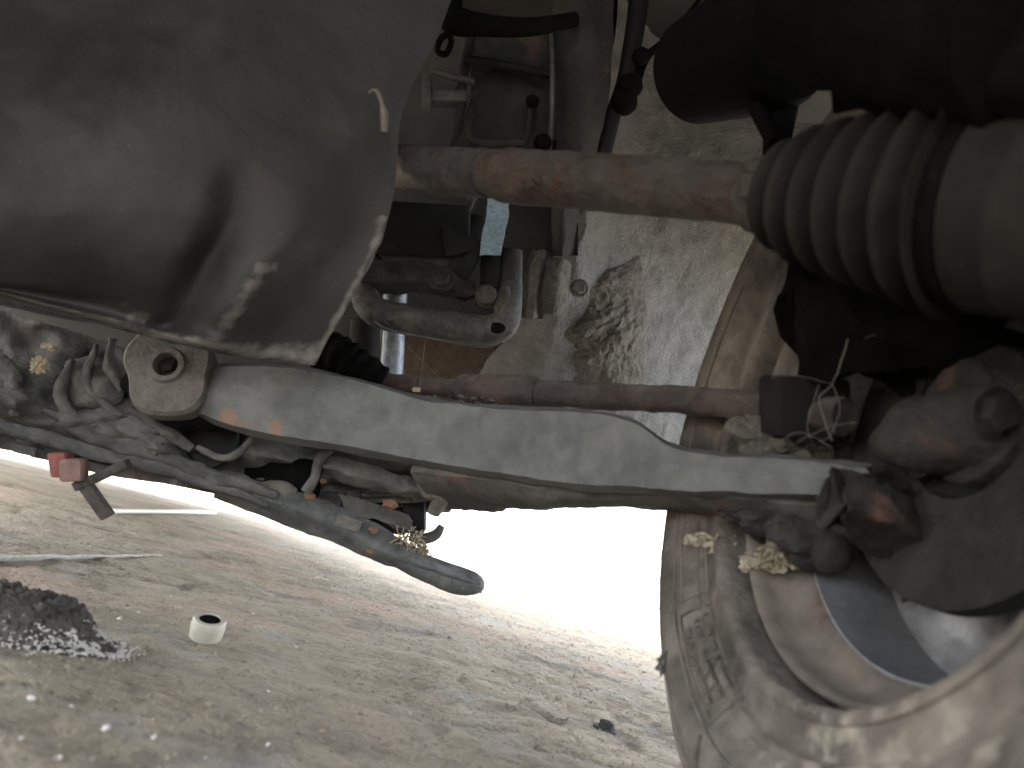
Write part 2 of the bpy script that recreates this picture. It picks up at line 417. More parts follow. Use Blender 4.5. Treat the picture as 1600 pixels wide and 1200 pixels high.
# ------------------------------------------------------------------ the car: root and body shell; bumper, bonnet, wings added to block and admit light
car = empty('parked_car', (0.5, 1.0, 0.0), 'dusty old car seen from below beside its front wheel, suspension and drive shaft showing', 'car')
def part(name, geo, mat, parent=None, **k): return link(name, geo[0], geo[1], mat, parent or car, **k)
def box(name, x0, x1, y0, y1, z0, z1, mat, bev=0.05, parent=None, **k):
    c = Vector(((x0+x1)/2, (y0+y1)/2, (z0+z1)/2))
    return part(name, box_geo(c, (abs(x1-x0)/2, 0, 0), (0, abs(y1-y0)/2, 0), (0, 0, abs(z1-z0)/2), bev), mat, parent, **k)
def prism(pts, z0, z1):
    n = len(pts); V = [(x, y, z0) for x, y in pts]+[(x, y, z1) for x, y in pts]
    return V, [tuple(range(n-1, -1, -1)), tuple(range(n, 2*n))]+[(i, (i+1) % n, n+(i+1) % n, n+i) for i in range(n)]
# cabin floor and shell behind the axle; its right-hand sill runs away to the left of the bright gap
part('cabin_shell', prism([(-1.5, 1.70), (0.02, 1.75), (-1.25, 4.3), (-2.75, 3.7)], 0.30, 1.42), m_silver, smooth=False)
box('firewall', -1.25, 0.50, 1.55, 1.62, 0.33, 1.0, m_body)
box('bonnet', -1.25, 0.62, -0.45, 1.70, 0.93, 0.95, m_body)
box('bumper', -1.2, 0.66, -0.50, -0.42, 0.48, 0.80, m_body)
box('front_wing', 0.60, 0.64, -0.42, 0.08, 0.28, 0.93, m_silver)
box('front_wing', 0.60, 0.64, 0.08, 0.80, 0.62, 0.93, m_silver)
box('front_wing', 0.60, 0.64, 0.80, 1.70, 0.72, 0.93, m_silver)
def shade_liner():
    V = []; Fc = []; n_ = 40; c = (.393, .278)
    for x_ in (.225, .60):
        for r_ in (.345, .350):
            for i in range(n_+1):
                a = R(25)+R(150)*i/n_; V.append((x_, c[0]-math.cos(a)*r_, c[1]+math.sin(a)*r_))
    m = n_+1
    for i in range(n_):
        Fc += [(i, i+1, 2*m+i+1, 2*m+i), (m+i, 3*m+i, 3*m+i+1, m+i+1), (i, m+i, m+i+1, i+1), (2*m+i, 2*m+i+1, 3*m+i+1, 3*m+i)]
    return V, Fc
part('added_arch_liner', shade_liner(), m_body)  # liner added over the tyre to keep side light out
box('inner_wing', -1.27, -1.22, -0.42, 1.7, 0.45, 0.95, m_body)

# ------------------------------------------------------------------ undercoated wheel arch behind the shaft
def arch_disp(u, v):
    return 0.014*math.sin(u*7.0+v*2.5)*(1-0.4*v)+0.018*math.exp(-((u-0.20-0.05*math.sin(v*7))**2)/0.004)
arch = part('wheel_arch', loft_geo([
    [(925, -160, .98), (970, -160, 1.03), (1050, -150, 1.06), (1200, -140, 1.03), (1420, -120, 1.0)],
    [(905, 150, 1.02), (940, 150, 1.04), (1020, 160, 1.12), (1160, 170, 1.13), (1400, 190, 1.12)],
    [(860, 420, 1.07), (915, 430, 1.07), (1000, 430, 1.13), (1120, 440, 1.24), (1370, 460, 1.42)],
    [(748, 590, 1.20), (880, 605, 1.13), (985, 620, 1.15), (1100, 640, 1.26), (1330, 660, 1.44)],
    [(760, 700, 1.22), (870, 720, 1.15), (975, 735, 1.17), (1080, 745, 1.27), (1310, 760, 1.45)]],
    n=170, m=170, disp=arch_disp, thick=0.012, amp=0.005, s=26), m_under)
# dirt caked along the seam of the arch
def mud_disp(u, v):
    win = math.sin(math.pi*u)**.6*math.sin(math.pi*v)**.5
    return (.016*fbm(Vector((u*3.5, v*6, 2)), 4)+.006*abs(fbm(Vector((u*9, v*13, 6)), 3))+.006)*win-.016*(1-win)
mud = part('caked_mud', loft_geo([[(850, 470, 1.09), (930, 430, 1.08), (1000, 400, 1.12)], [(870, 520, 1.09), (950, 490, 1.09), (1010, 470, 1.13)], [(890, 560, 1.11), (960, 545, 1.11), (1010, 530, 1.14)], [(880, 620, 1.13), (960, 620, 1.13), (1010, 610, 1.16)]],
    n=110, m=110, disp=mud_disp, thick=.004, amp=.0022, s=50), m_mud)

# ------------------------------------------------------------------ engine block, gearbox and pillar in the gap above the shaft
eng = part('gearbox_casing', loft_geo([
    [(725, 40, 0.93), (790, 45, 0.92), (862, 55, 0.93)],
    [(735, 150, 0.90), (795, 155, 0.89), (862, 150, 0.91)],
    [(718, 205, 0.90), (790, 215, 0.88), (862, 235, 0.90)],
    [(700, 262, 0.91), (780, 265, 0.90), (862, 270, 0.92)]],
    n=40, m=40, thick=0.05, amp=0.002, s=40), m_cast)
part('casing_rib', tube_geo([P(735, 60, .905), P(722, 130, .885), P(718, 180, .88), P(705, 240, .89)], [0.006]*4, 10, 20), m_cast, eng)
part('casing_rib', tube_geo([P(862, 45, .905), P(863, 120, .885), P(862, 180, .885), P(858, 245, .89)], [0.003]*4, 10, 20), m_frame, eng)
part('casing_rib', tube_geo([P(728, 92, .885), P(790, 102, .875), P(860, 116, .89)], [0.005]*3, 10, 16), m_plast, eng)
part('casing_rib', tube_geo([P(742, 145, .885), P(735, 215, .875), P(800, 222, .87), P(822, 215, .875), P(828, 160, .88)], [0.0035]*5, 8, 26), m_cast, eng)
part('casing_bolt', bolt_geo(P(848, 222, 0.875), -_f, 0.008, 0.01), m_black, eng)
part('casing_bolt', bolt_geo(P(832, 158, 0.875), -_f, 0.006, 0.008), m_black, eng)
part('engine_block', box_geo(P(720, 120, 1.28), _r*0.22, _u*0.42, _f*0.10, 0.06), m_body)
part('mounting_pillar', loft_geo([
    [(862, -60, 0.90), (868, 120, 0.90), (870, 240, 0.90), (862, 330, 0.92), (864, 400, 0.93)],
    [(905, -60, 0.87), (908, 120, 0.87), (902, 240, 0.88), (880, 330, 0.90), (878, 400, 0.91)],
    [(960, -60, 0.89), (955, 120, 0.89), (935, 230, 0.90), (905, 330, 0.92), (896, 400, 0.93)]],
    n=50, m=20, thick=0.03, amp=0.0015, s=30), m_cast)
part('hose', tube_geo([P(700, 0, .84), P(708, 30, .83), P(760, 40, .83), P(830, 42, .84), P(900, 30, .86)], [0.016, 0.016, 0.012, 0.010, 0.008], 16, 40), m_black)
part('hose_clip', tube_geo([P(700, 52, .83), P(688, 62, .83), P(684, 80, .83), P(697, 84, .83), P(705, 66, .83), P(700, 52, .83)], [0.0035]*6, 8, 30), m_black)
part('cross_bracket', tube_geo([P(672, 110, .86), P(705, 120, .87), P(740, 128, .88)], [0.004]*3, 8, 12), m_frame)
part('cross_bracket', box_geo(P(695, 155, .88), _r*0.026, _u*0.006, _f*0.012, 0.1), m_frame)
part('cross_bracket', box_geo(P(667, 146, .87), _r*0.005, _u*0.022, _f*0.008, 0.1), m_frame)
part('breather_pipe', tube_geo([P(955, -40, 0.94), P(948, 60, 0.94), P(928, 130, .95), P(925, 185, .95)], [0.010, 0.010, 0.006, 0.003], 12, 30), m_black)
part('brake_hose', tube_geo([P(1002, -30, .93), P(990, 60, .93), P(975, 130, .92), P(958, 180, .92), P(935, 260, .92), P(900, 330, .93)], [0.013, 0.012, 0.010, 0.010, .011, .01], 14, 50), m_plast)
part('brake_hose', tube_geo([P(1100, -10, .95), P(1052, 50, .94), P(1008, 92, .93), P(988, 140, .92)], [0.003, 0.003, 0.006, 0.009], 12, 40), m_black)
for x, y_ in ((984, 135), (976, 160), (1002, 88)):
    part('rubber_grommet', blob_geo(P(x, y_, .91), 0.016 if y_ > 100 else .011, (1, 1, 1), .06, 2, 3), m_black)

# ------------------------------------------------------------------ things between the shaft and the long arm
part('steering_gaiter_housing', box_geo(P(668, 372, .86), _r*0.052-_u*0.003, _u*0.030, _f*0.05, 0.12), m_plast)
part('housing_tab', loft_geo([[(690, 345, .80), (735, 372, .80), (760, 378, .80)], [(696, 400, .80), (725, 395, .80), (752, 392, .81)]], 16, 8, thick=0.012, amp=0.002), m_plast)
part('steering_arm', loft_geo([
    [(560, 412, .83), (640, 408, .82), (700, 415, .81), (742, 445, .81)],
    [(560, 440, .82), (640, 436, .805), (700, 440, .80), (742, 460, .80)],
    [(575, 462, .83), (640, 458, .82), (690, 462, .81), (728, 468, .81)]], 40, 16, thick=0.02, amp=0.004, s=40), m_cast)
part('arm_bolt', bolt_geo(P(690, 437, .79), -_f+_u*0.4, 0.010, 0.008), m_cast)
part('dark_tube', tube_geo([P(748, 345, .84), P(735, 380, .83), P(722, 412, .82), P(712, 440, .82)], [.013, .015, .015, .012], 16, 24), m_plast)
strap = part('blue_strap', loft_geo([[(762, 310, .80), (757, 350, .80), (748, 398, .80)], [(797, 310, .80), (792, 350, .80), (781, 398, .80)]], 20, 6, thick=0.003, amp=0.0015, s=60), m_blue, label='pale blue plastic strap hanging below the drive shaft')
part('link_rod', tube_geo([P(770, 395, .83), P(768, 440, .83), P(770, 470, .83)], [.013, .014, .012], 18, 14, amp=.001), m_plast)
part('link_rod', tube_geo([P(800, 390, .83), P(796, 440, .83), P(794, 500, .83)], [.012, .013, .013], 18, 14, amp=.001), m_cast)
part('link_bolt', lathe_geo(P(760, 462, .80), -_f, [(-.01, .012), (.004, .012), (.008, .009), (.008, 0)], 24), m_knuck)
part('link_bolt', blob_geo(P(785, 470, .80), .010, (.8, .6, 1.8), .15, 3, 3), m_knuck)
part('sway_bar', tube_geo([P(600, 380, .90), P(570, 440, .86), P(577, 478, .80), P(615, 495, .80), P(690, 507, .80), P(750, 515, .80), P(785, 508, .80), P(795, 480, .81), P(800, 400, .86)],
    [.013, .013, .0155, .0165, .0165, .0165, .016, .014, .012], 24, 90, amp=.0015, s=40), M('worn_black_bar', (.03, .032, .033), dust=(.15, .14, .125), da=.42, top=.3, sc_=34, bump=.4, rough=.7))
part('grease_spot', blob_geo(P(778, 512, .785), .007, (1.2, .5, 1), .2, 2, 2), m_black)
part('earth_wire', tube_geo([P(567, 480, .79), P(600, 512, .784), P(680, 530, .784), P(760, 542, .784), P(800, 520, .79)], [.0012]*5, 6, 40), m_frame)
part('earth_wire', tube_geo([P(597, 515, .79), P(594, 560, .79), P(592, 590, .80)], [.0011]*3, 6, 10), m_frame)
part('damper_tube', tube_geo([P(618, 455, .88), P(614, 520, .88), P(610, 610, .88)], [.014, .0145, .014], 24, 12), M('blue_grey_steel', (.15, .17, .2), dust=(.26, .26, .26), da=.3, sc_=30, rough=.45, metal=.5))
part('damper_tube', tube_geo([P(572, 500, .95), P(568, 620, .95)], [.02, .02], 20, 6), m_plast)
part('rubber_gaiter', tube_geo([P(505, 548, .80), P(530, 556, .79), P(560, 572, .79), P(600, 592, .79)], [.022, .021, .019, .012], 28, 60, rfun=lambda u, a, r: r*(1+.08*math.sin(u*40))), m_black)
part('clamp_bracket', loft_geo([[(836, 392, .94), (824, 420, .94), (818, 500, .95)], [(850, 390, .92), (838, 420, .92), (832, 498, .93)], [(862, 398, .94), (850, 430, .94), (842, 498, .95)]], 26, 10, thick=.02, amp=.001), m_mud)
part('clamp_bracket', loft_geo([[(862, 402, .93), (850, 430, .93), (845, 490, .94)], [(880, 404, .92), (872, 432, .92), (866, 492, .93)], [(894, 412, .94), (890, 440, .94), (884, 496, .95)]], 26, 10, thick=.03, amp=.001), m_mud)
part('clamp_bolt', bolt_geo(P(905, 450, .96), -_f, .009, .01), m_mud)
part('copper_pipe', tube_geo([P(712, 330, .98), P(700, 345, .98), P(690, 400, .98)], [.006]*3, 10, 12), m_shaft)
part('copper_pipe', tube_geo([P(742, 300, .99), P(722, 345, .98), P(700, 400, .98)], [.006]*3, 10, 12), m_shaft)
part('back_plate', box_geo(P(700, 545, 1.30), _r*0.17, _u*0.10, _f*0.01, 0.1), M('brown_plate', (.07, .05, .038), da=.15, dust=(.12, .09, .07)))  # plain brown plate closing the gap behind

# ------------------------------------------------------------------ drive shaft, clamp and CV boot
sh_a, sh_b = P(560, 264, .64), P(1200, 306, .43)
shaft = part('drive_shaft', tube_geo([P(530, 250, .86), P(700, 268, .645), P(770, 271, .588), P(792, 274, .572), P(800, 276, .568), P(900, 283, .535), P(1050, 294, .485), P(1180, 305, .44)],
    [px(30, .86), px(35.5, .645), px(37, .588), px(38, .572), px(42, .568), px(43, .535), px(46, .485), px(49, .44)], 40, 140, amp=.0012, s=50), m_shaft)
part('shaft_coating', tube_geo([P(560, 253, .816), P(640, 262, .705), P(700, 268, .643), P(765, 271, .586)],
    [px(32, .816), px(34.6, .705), px(36.3, .645), px(37.6, .588)], 40, 50, amp=.0014, s=50), m_paint, shaft)
ax_b = (P(1540, 322, .335)-P(1195, 305, .438)); L_b = ax_b.length; ax_b.normalize()
c_b = P(1190, 305, .438)
def boot_prof():
    pr = []
    # (position along, radius in metres) - seven convolutions
    valleys = [(0.00, .0195), (.055, .0205), (.155, .026), (.26, .0305), (.37, .0350), (.49, .0395), (.62, .0435), (.76, .047), (.86, .0485)]
    N_ = 220
    for i in range(N_):
        t = i/(N_-1)
        base = .0205+.0265*min(1, (t/.86))**0.8
        if t < .06: r = .0205
        elif t < .80:
            k = (t-.06)/.74*6.5
            r = base-.0035+.0115*(0.5-0.5*math.cos(k*2*math.pi))**0.75*(0.55+.45*min(1, k))
        elif t < .86: r = .0445
        else: r = .0475-.001*(t-.86)/.14
        pr.append((t*L_b*1.22, r))
    return pr
boot = part('drive_shaft_boot', lathe_geo(c_b, ax_b, boot_prof(), 72, rf=lambda h, a, r: r*(1+.012*math.sin(3*a+h*20))), m_boot, sharp=60)
part('boot_clamp', lathe_geo(c_b, ax_b, [(-.002, .0205), (-.002, .0225), (.009, .0225), (.009, .0205)], 48), m_shaft, boot)
part('clamp_buckle', box_geo(P(1168, 290, .412), ax_b*.0065, _u*.0065, _f*.0025, .2), m_shaft, boot)
part('clamp_buckle', box_geo(P(1172, 262, .418), ax_b*.0055, _u*.003, _f*.0025, .2), m_shaft, boot)
part('boot_clamp', lathe_geo(c_b+ax_b*(L_b*1.22*.83), ax_b, [(-.004, .0445), (-.004, .0478), (.004, .0478), (.004, .0445)], 64), m_black, boot)
part('joint_housing', lathe_geo(c_b+ax_b*(L_b*1.20), ax_b, [(0, .046), (.0, .047), (.03, .047), (.07, .045), (.08, .03), (.10, .03)], 64), m_boot)

# ------------------------------------------------------------------ strut, spring cup and dark masses top right
part('spring_cup', lathe_geo(P(1215, 60, .60), (-_f+_r*.3-_u*.2), [(-.12, .05), (-.04, .055), (0, .056), (.016, .050), (.024, .036), (.022, .018), (.026, .010), (.026, 0)], 56), m_black)
part('strut_body', tube_geo([P(1260, 30, .50), P(1420, 40, .37), P(1640, 60, .285)], [.036, .040, .040], 32, 30, amp=.008, s=18), m_black)
part('strut_flange', loft_geo([[(1290, 60, .45), (1285, 110, .44), (1330, 150, .38), (1480, 165, .31), (1720, 205, .265)],
    [(1330, 40, .43), (1330, 90, .42), (1370, 125, .36), (1500, 130, .30), (1720, 130, .255)],
    [(1390, -30, .41), (1400, 20, .38), (1440, 45, .34), (1540, 40, .29), (1720, 20, .25)],
    [(1420, -120, .41), (1460, -100, .38), (1520, -90, .33), (1600, -90, .28), (1750, -100, .25)]], 40, 16, thick=.015, amp=.003, s=30), m_black)
part('brake_pipe', tube_geo([P(1300, -20, .42), P(1355, 25, .39), P(1400, 55, .36), P(1480, 80, .31)], [.008, .008, .007, .005], 14, 30), m_plast)
part('tie_bar', tube_geo([P(1165, 130, .62), P(1185, 175, .60), P(1212, 225, .57)], [.0065]*3, 12, 12), m_black)
part('tie_bar', tube_geo([P(1235, 130, .64), P(1220, 180, .62), P(1212, 240, .58)], [.012, .013, .010], 12, 12), m_black)
part('strut_tower', box_geo(P(1560, -80, .80), _r*.26, _u*.15, _f*.12, .1), m_body)
part('hub_carrier', loft_geo([[(1240, 400, 0.505), (1350, 440, 0.460), (1500, 450, 0.438), (1700, 440, 0.409)],
    [(1240, 470, 0.489), (1350, 500, 0.445), (1500, 510, 0.416), (1700, 500, 0.387)],
    [(1240, 590, 0.505), (1350, 590, 0.453), (1500, 580, 0.423), (1700, 570, 0.394)]], 50, 24, thick=.06, amp=.010, s=20), m_black)

# ------------------------------------------------------------------ lower rod
rod = part('track_rod', tube_geo([P(590, 597, 0.800), P(660, 603, 0.790), P(715, 608, 0.775), P(730, 609, 0.770), P(830, 613, 0.717), P(838, 614, 0.714), P(960, 620, 0.656), P(1100, 628, 0.586), P(1210, 640, 0.537), P(1320, 652, 0.482)],
    [px(14, .8), px(15, .79), px(16, .78), px(24, .78), px(25, .73), px(21, .73), px(21, .67), px(22, .60), px(25, .54), px(28, .49)], 28, 120, amp=.0014, s=50), m_rod)
part('rod_end', box_geo(P(1255, 637, 0.516), _r*.025-_u*.002, _u*.021, _f*.021, .18), m_plast, rod)
part('rod_nut', lathe_geo(P(1205, 632, 0.538), _r-_u*.12, [(-.007, .012), (-.007, .0155), (.008, .0155), (.008, .012)], 6), m_rod, rod)

# ------------------------------------------------------------------ long control arm
arm = part('control_arm', loft_geo([
    [(330, 560, 0.800), (440, 568, 0.780), (560, 590, 0.760), (680, 622, 0.735), (800, 634, 0.684), (910, 640, 0.636), (985, 652, 0.604), (1050, 692, 0.576), (1130, 706, 0.545), (1240, 712, 0.501), (1362, 726, 0.467)],
    [(322, 572, 0.755), (440, 574, 0.730), (560, 596, 0.710), (680, 628, 0.690), (800, 640, 0.641), (910, 646, 0.595), (985, 660, 0.565), (1050, 698, 0.538), (1130, 712, 0.512), (1240, 718, 0.470), (1352, 732, 0.442)],
    [(292, 605, 0.740), (420, 625, 0.715), (560, 650, 0.695), (680, 680, 0.675), (800, 697, 0.626), (910, 706, 0.581), (985, 714, 0.552), (1050, 728, 0.527), (1130, 738, 0.500), (1240, 744, 0.459), (1365, 752, 0.432)],
    [(262, 632, 0.745), (400, 672, 0.715), (560, 700, 0.690), (680, 722, 0.670), (800, 742, 0.622), (910, 756, 0.577), (985, 760, 0.547), (1050, 764, 0.525), (1130, 768, 0.497), (1240, 772, 0.459), (1355, 778, 0.432)],
    [(275, 645, 0.765), (400, 682, 0.735), (560, 710, 0.710), (680, 732, 0.690), (800, 752, 0.641), (910, 766, 0.595), (985, 770, 0.565), (1050, 774, 0.542), (1130, 778, 0.512), (1240, 782, 0.474), (1345, 786, 0.445)],
    [(300, 640, 0.800), (400, 680, 0.780), (560, 708, 0.760), (680, 730, 0.735), (800, 750, 0.684), (910, 764, 0.636), (985, 768, 0.604), (1050, 772, 0.576), (1130, 776, 0.545), (1240, 780, 0.505), (1345, 784, 0.474)]],
    n=150, m=61, thick=.006, amp=.0016, s=28, smooth_across=False), m_arm)
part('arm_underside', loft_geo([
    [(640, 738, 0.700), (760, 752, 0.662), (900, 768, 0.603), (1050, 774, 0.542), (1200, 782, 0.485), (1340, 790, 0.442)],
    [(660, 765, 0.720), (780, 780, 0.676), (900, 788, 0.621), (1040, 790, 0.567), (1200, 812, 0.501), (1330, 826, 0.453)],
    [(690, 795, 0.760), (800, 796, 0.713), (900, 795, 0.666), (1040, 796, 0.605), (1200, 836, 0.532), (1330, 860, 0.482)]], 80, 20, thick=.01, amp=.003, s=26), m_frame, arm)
spots_ = [(P(352, 655, .72), .016, 1.0), (P(378, 660, .715), .010, .8), (P(430, 668, .71), .012, .9), (P(290, 640, .74), .012, .6)]
add_wear(arm, m_arm, 'dusty_arm_steel', lambda k, v: max(a_*math.exp(-((v-c_).length/r_)**2) for c_, r_, a_ in spots_), (.17, .11, .08), .98, 1.18, 70)
# forked end with its bush
part('bush_eye', lathe_geo(P(262, 572, .735), -_f+_u*.35+_r*.1, [(-.02, .010), (.004, .0112), (.006, .0125), (.006, .017), (.002, .019), (.002, .044), (-.002, .047), (-.020, .047), (-.020, .010)], 56,
    rf=lambda h, a, r: r*(1+.14*math.sin(2*a+.6)*(r > .03)+.05*math.sin(5*a)*(r > .03))), m_bush, arm)
part('bush_bolt', bolt_geo(P(262, 570, .745), -_f+_u*.35, .0095, .006), m_cast, arm)
part('bush_rubber', tube_geo([P(210, 590, .76), P(245, 625, .75), P(285, 648, .75), P(340, 660, .76)], [.016, .017, .015, .012], 20, 40, amp=.003, s=30), m_black, arm)

# ------------------------------------------------------------------ big dark pan on the left
def pan_disp(u, v):
    d = 0.0
    # vertical fold on the right that turns along the bottom lip
    cx = .735-.10*max(0, (v-.62))/.38*1.0
    if v > .5: d -= .016*math.exp(-((u-cx)/.035)**2)*min(1, (v-.5)/.2)*(1 if v < .93 else max(0, (1-v)/.07))
    d += .018*math.exp(-((u-(cx+.10))/.06)**2)*min(1, max(0, (v-.45)/.25))
    d += .012*math.exp(-((v-.95)/.035)**2)*max(0, min(1, (.9-u)/.2))       # rolled lip
    d -= .012*math.exp(-((v-.86)/.05)**2)*max(0, min(1, (.70-u)/.2))
    d += .022*math.exp(-((u-.10)/.07)**2)*math.exp(-((v-.72)/.2)**2)
    d += .006*math.sin(u*9+v*5)
    return d
pan = part('oil_pan', loft_geo([
    [(-330, -150, .62), (-80, -150, .66), (200, -150, .68), (480, -150, .68), (745, -150, .70)],
    [(-330, 30, .54), (-80, 30, .58), (200, 20, .62), (440, 10, .64), (705, 0, .68)],
    [(-330, 200, .48), (-80, 180, .52), (180, 170, .57), (400, 150, .61), (628, 185, .66)],
    [(-330, 330, .46), (-80, 310, .50), (150, 320, .56), (380, 320, .60), (612, 325, .655)],
    [(-330, 405, .50), (-80, 420, .53), (130, 440, .58), (350, 465, .61), (572, 425, .655)],
    [(-330, 425, .56), (-90, 440, .585), (120, 495, .62), (330, 548, .64), (492, 570, .665)]],
    n=150, m=110, disp=pan_disp, thick=.012, amp=.0022, s=14), m_pan)
def pan_dust_light(k, v):  # edge dust, plus the lit lip and bright fold side painted pale
    k %= 150*110; u, w_ = (k//110)/149, (k % 110)/109
    return max(.62*math.exp(-((w_-.965)/.035)**2), .55*math.exp(-((u-.985)/.018)**2)*(w_ > .62), .4*math.exp(-((u-.60)/.05)**2-((w_-.9)/.06)**2), .42*math.exp(-((u-(.835-.10*max(0, w_-.62)/.38))/.03)**2)*(w_ > .72))
add_wear(pan, m_pan, 'pan_with_dusty_lit_edge', pan_dust_light, (.15, .142, .125), .80, 1.25, 34)
part('sealant_blob', tube_geo([P(578, 146, .635), P(588, 142, .632), P(596, 160, .632), P(600, 180, .632), P(601, 206, .634)], [.0016, .0022, .0022, .0038, .003], 12, 24, amp=.001, s=80), m_bush, pan, label='pale dried sealant blob on the edge of the dark pan')
# rough skirt below the pan
fr = part('subframe', loft_geo([
    [(-330, 440, .78), (-60, 470, .80), (90, 510, .82), (200, 545, .84), (340, 575, .86), (480, 620, .88), (640, 700, .88), (800, 740, .86)],
    [(-330, 520, .74), (-60, 560, .76), (60, 590, .78), (180, 620, .79), (290, 655, .80), (440, 690, .82), (620, 740, .84), (780, 762, .82)],
    [(-330, 590, .74), (-60, 630, .75), (60, 660, .76), (180, 690, .77), (300, 725, .78), (430, 745, .80), (600, 770, .82), (760, 780, .80)],
    [(-330, 625, .78), (-60, 678, .79), (60, 700, .79), (180, 730, .79), (310, 752, .79), (440, 790, .80), (560, 780, .84), (680, 790, .84)]],
    n=170, m=70, thick=.010, disp=lambda u, v: .040*fbm(Vector((u*7, v*3, 1)), 2)+.010*fbm(Vector((u*18, v*8, 5)), 2)-.02*math.exp(-((u-.62)/.08)**2-((v-.5)/.3)**2), amp=.002, s=24), m_frame)
rn = random.Random(11)
for i, (x, yy, d, r_, sq) in enumerate([(150, 600, .775, .026, (1.3, .8, 1)), (215, 668, .775, .020, (1.8, .8, .7))]):
    part('cast_lug', blob_geo(P(x, yy, d), r_, sq, .22, 1.4, 4, i*2.1), m_frame, fr)
for pts_, r_ in (([(110, 560), (95, 600), (105, 640), (150, 665)], .006), ([(150, 540), (140, 580), (150, 620), (190, 650)], .005), ([(180, 530), (172, 570), (190, 610)], .006),
    ([(70, 640), (140, 680), (230, 705), (330, 742), (430, 772)], .008), ([(-40, 655), (60, 682), (180, 715), (300, 745), (420, 790)], .007), ([(200, 640), (250, 668), (300, 700)], .007), ([(0, 560), (30, 600), (20, 650)], .007)):
    part('cast_rib', tube_geo([P(x, yy, .755+.0001*(x-100)) for x, yy in pts_], [r_*.6]+[r_]*(len(pts_)-2)+[r_*.6], 14, 44, amp=.004, s=30), m_frame, fr)
part('curved_web', tube_geo([P(310, 700, .775), P(345, 715, .765), P(375, 705, .76), P(398, 680, .76)], [.003, .004, .004, .003], 10, 24, amp=.001), m_frame, fr)
part('hollow_cup', lathe_geo(P(330, 690, .79), -_f+_u*.3, [(0, .03), (.008, .03), (.008, .026), (-.01, .022), (-.01, 0)], 36), m_plast, fr)
part('dry_leaf', blob_geo(P(60, 570, .735), .0065, (1.2, .35, 1), .9, 3.5, 4, 4), m_tan, label='tan dry leaf scrap caught on the dark subframe')
part('dry_leaf', blob_geo(P(78, 542, .74), .0055, (1.5, .4, .6), .7, 2.5, 3, 9), m_tan)

# clutter between arm and lower lip
part('exhaust_pipe', tube_geo([P(400, 740, .83), P(450, 745, .82), P(500, 752, .82)], [.022, .023, .022], 24, 10), m_black)
part('rubber_buffer', tube_geo([P(412, 762, .81), P(440, 765, .80), P(460, 768, .805)], [.010, .011, .009], 16, 8), m_bush)
part('hanger_hook', tube_geo([P(515, 700, .76), P(498, 720, .76), P(492, 745, .76), P(478, 768, .76)], [.006, .005, .005, .006], 10, 24, amp=.001), m_frame)
part('support_bracket', loft_geo([[(500, 712, .77), (560, 722, .77), (640, 745, .76), (720, 760, .75), (800, 780, .74)], [(505, 730, .76), (560, 748, .76), (640, 765, .75), (720, 782, .74), (795, 792, .74)], [(520, 745, .78), (560, 760, .78), (650, 775, .77), (720, 792, .76), (790, 800, .75)]], 60, 16, thick=.01, amp=.006, s=26), m_frame)
part('support_bracket', tube_geo([P(668, 730, .74), P(672, 760, .74), P(690, 772, .74), P(680, 800, .75)], [.012, .012, .010, .007], 14, 24, amp=.003), m_bush)
part('exhaust_pipe', tube_geo([P(500, 775, .88), P(560, 785, .88), P(640, 800, .88)], [.03, .03, .028], 20, 16), m_plast)
part('pipe_bracket', box_geo(P(648, 800, .83), _r*.012, _u*.022, _f*.01, .1), m_plast)
part('heat_shield', loft_geo([[(530, 770, .81), (600, 790, .81), (640, 800, .81)], [(545, 800, .80), (600, 815, .80), (650, 830, .80)]], 20, 8, thick=.006, amp=.005, s=30), m_frame)
for x, yy, r_ in ((485, 775, .0045), (608, 788, .006), (583, 828, .0035), (578, 862, .003), (505, 752, .003)):
    part('rust_flake', blob_geo(P(x, yy, .775), r_, (1.4, .5, .8), .6, 2.5, 2, x), m_orange)
lip = part('under_lip', loft_geo([
    [(335, 730, .80), (430, 758, .80), (520, 786, .80), (606, 828, .80), (660, 862, .80), (712, 884, .81), (738, 896, .82)],
    [(335, 752, .785), (430, 785, .785), (520, 818, .785), (600, 860, .785), (660, 882, .785), (715, 902, .79), (750, 912, .80)],
    [(335, 778, .80), (420, 812, .80), (520, 848, .80), (590, 878, .80), (650, 898, .80), (710, 918, .81), (752, 928, .82)]],
    n=90, m=24, thick=.012, amp=.0016, s=40), m_beam)
part('lip_end', tube_geo([P(588, 850, .80), P(640, 876, .80), P(700, 902, .805), P(740, 912, .81), P(752, 915, .815)], [.009, .0135, .0145, .0125, .006], 22, 40, amp=.001), m_beam, lip)
part('grey_sticker', box_geo(P(545, 817, .779), (_r*.0125-_u*.0045), (_u*.006+_r*.002), _f*.0012, .05), m_bush, lip)
part('pipe_elbow', tube_geo([P(640, 838, .82), P(660, 842, .82), P(680, 836, .82), P(690, 822, .82)], [.005, .006, .006, .004], 10, 20), m_frame, lip)
# dangling red clip and bent strip
clip = part('bent_bracket', merge(box_geo(P(160, 742, .74), _r*.026+_u*.012, _u*.004-_r*.002, _f*.006, .1), box_geo(P(148, 778, .74), _r*.0135-_u*.019, _r*.005+_u*.003, _f*.005, .1)), m_knuck)
part('red_clip', box_geo(P(97, 726, .74), _r*.009, _u*.012-_r*.002, _f*.008, .2), m_red, clip)
part('red_clip', box_geo(P(116, 734, .735), _r*.011, _u*.011, _f*.008, .25), M('pinkish_plastic', (.15, .085, .07), dust=(.2, .14, .12), da=.3), clip)

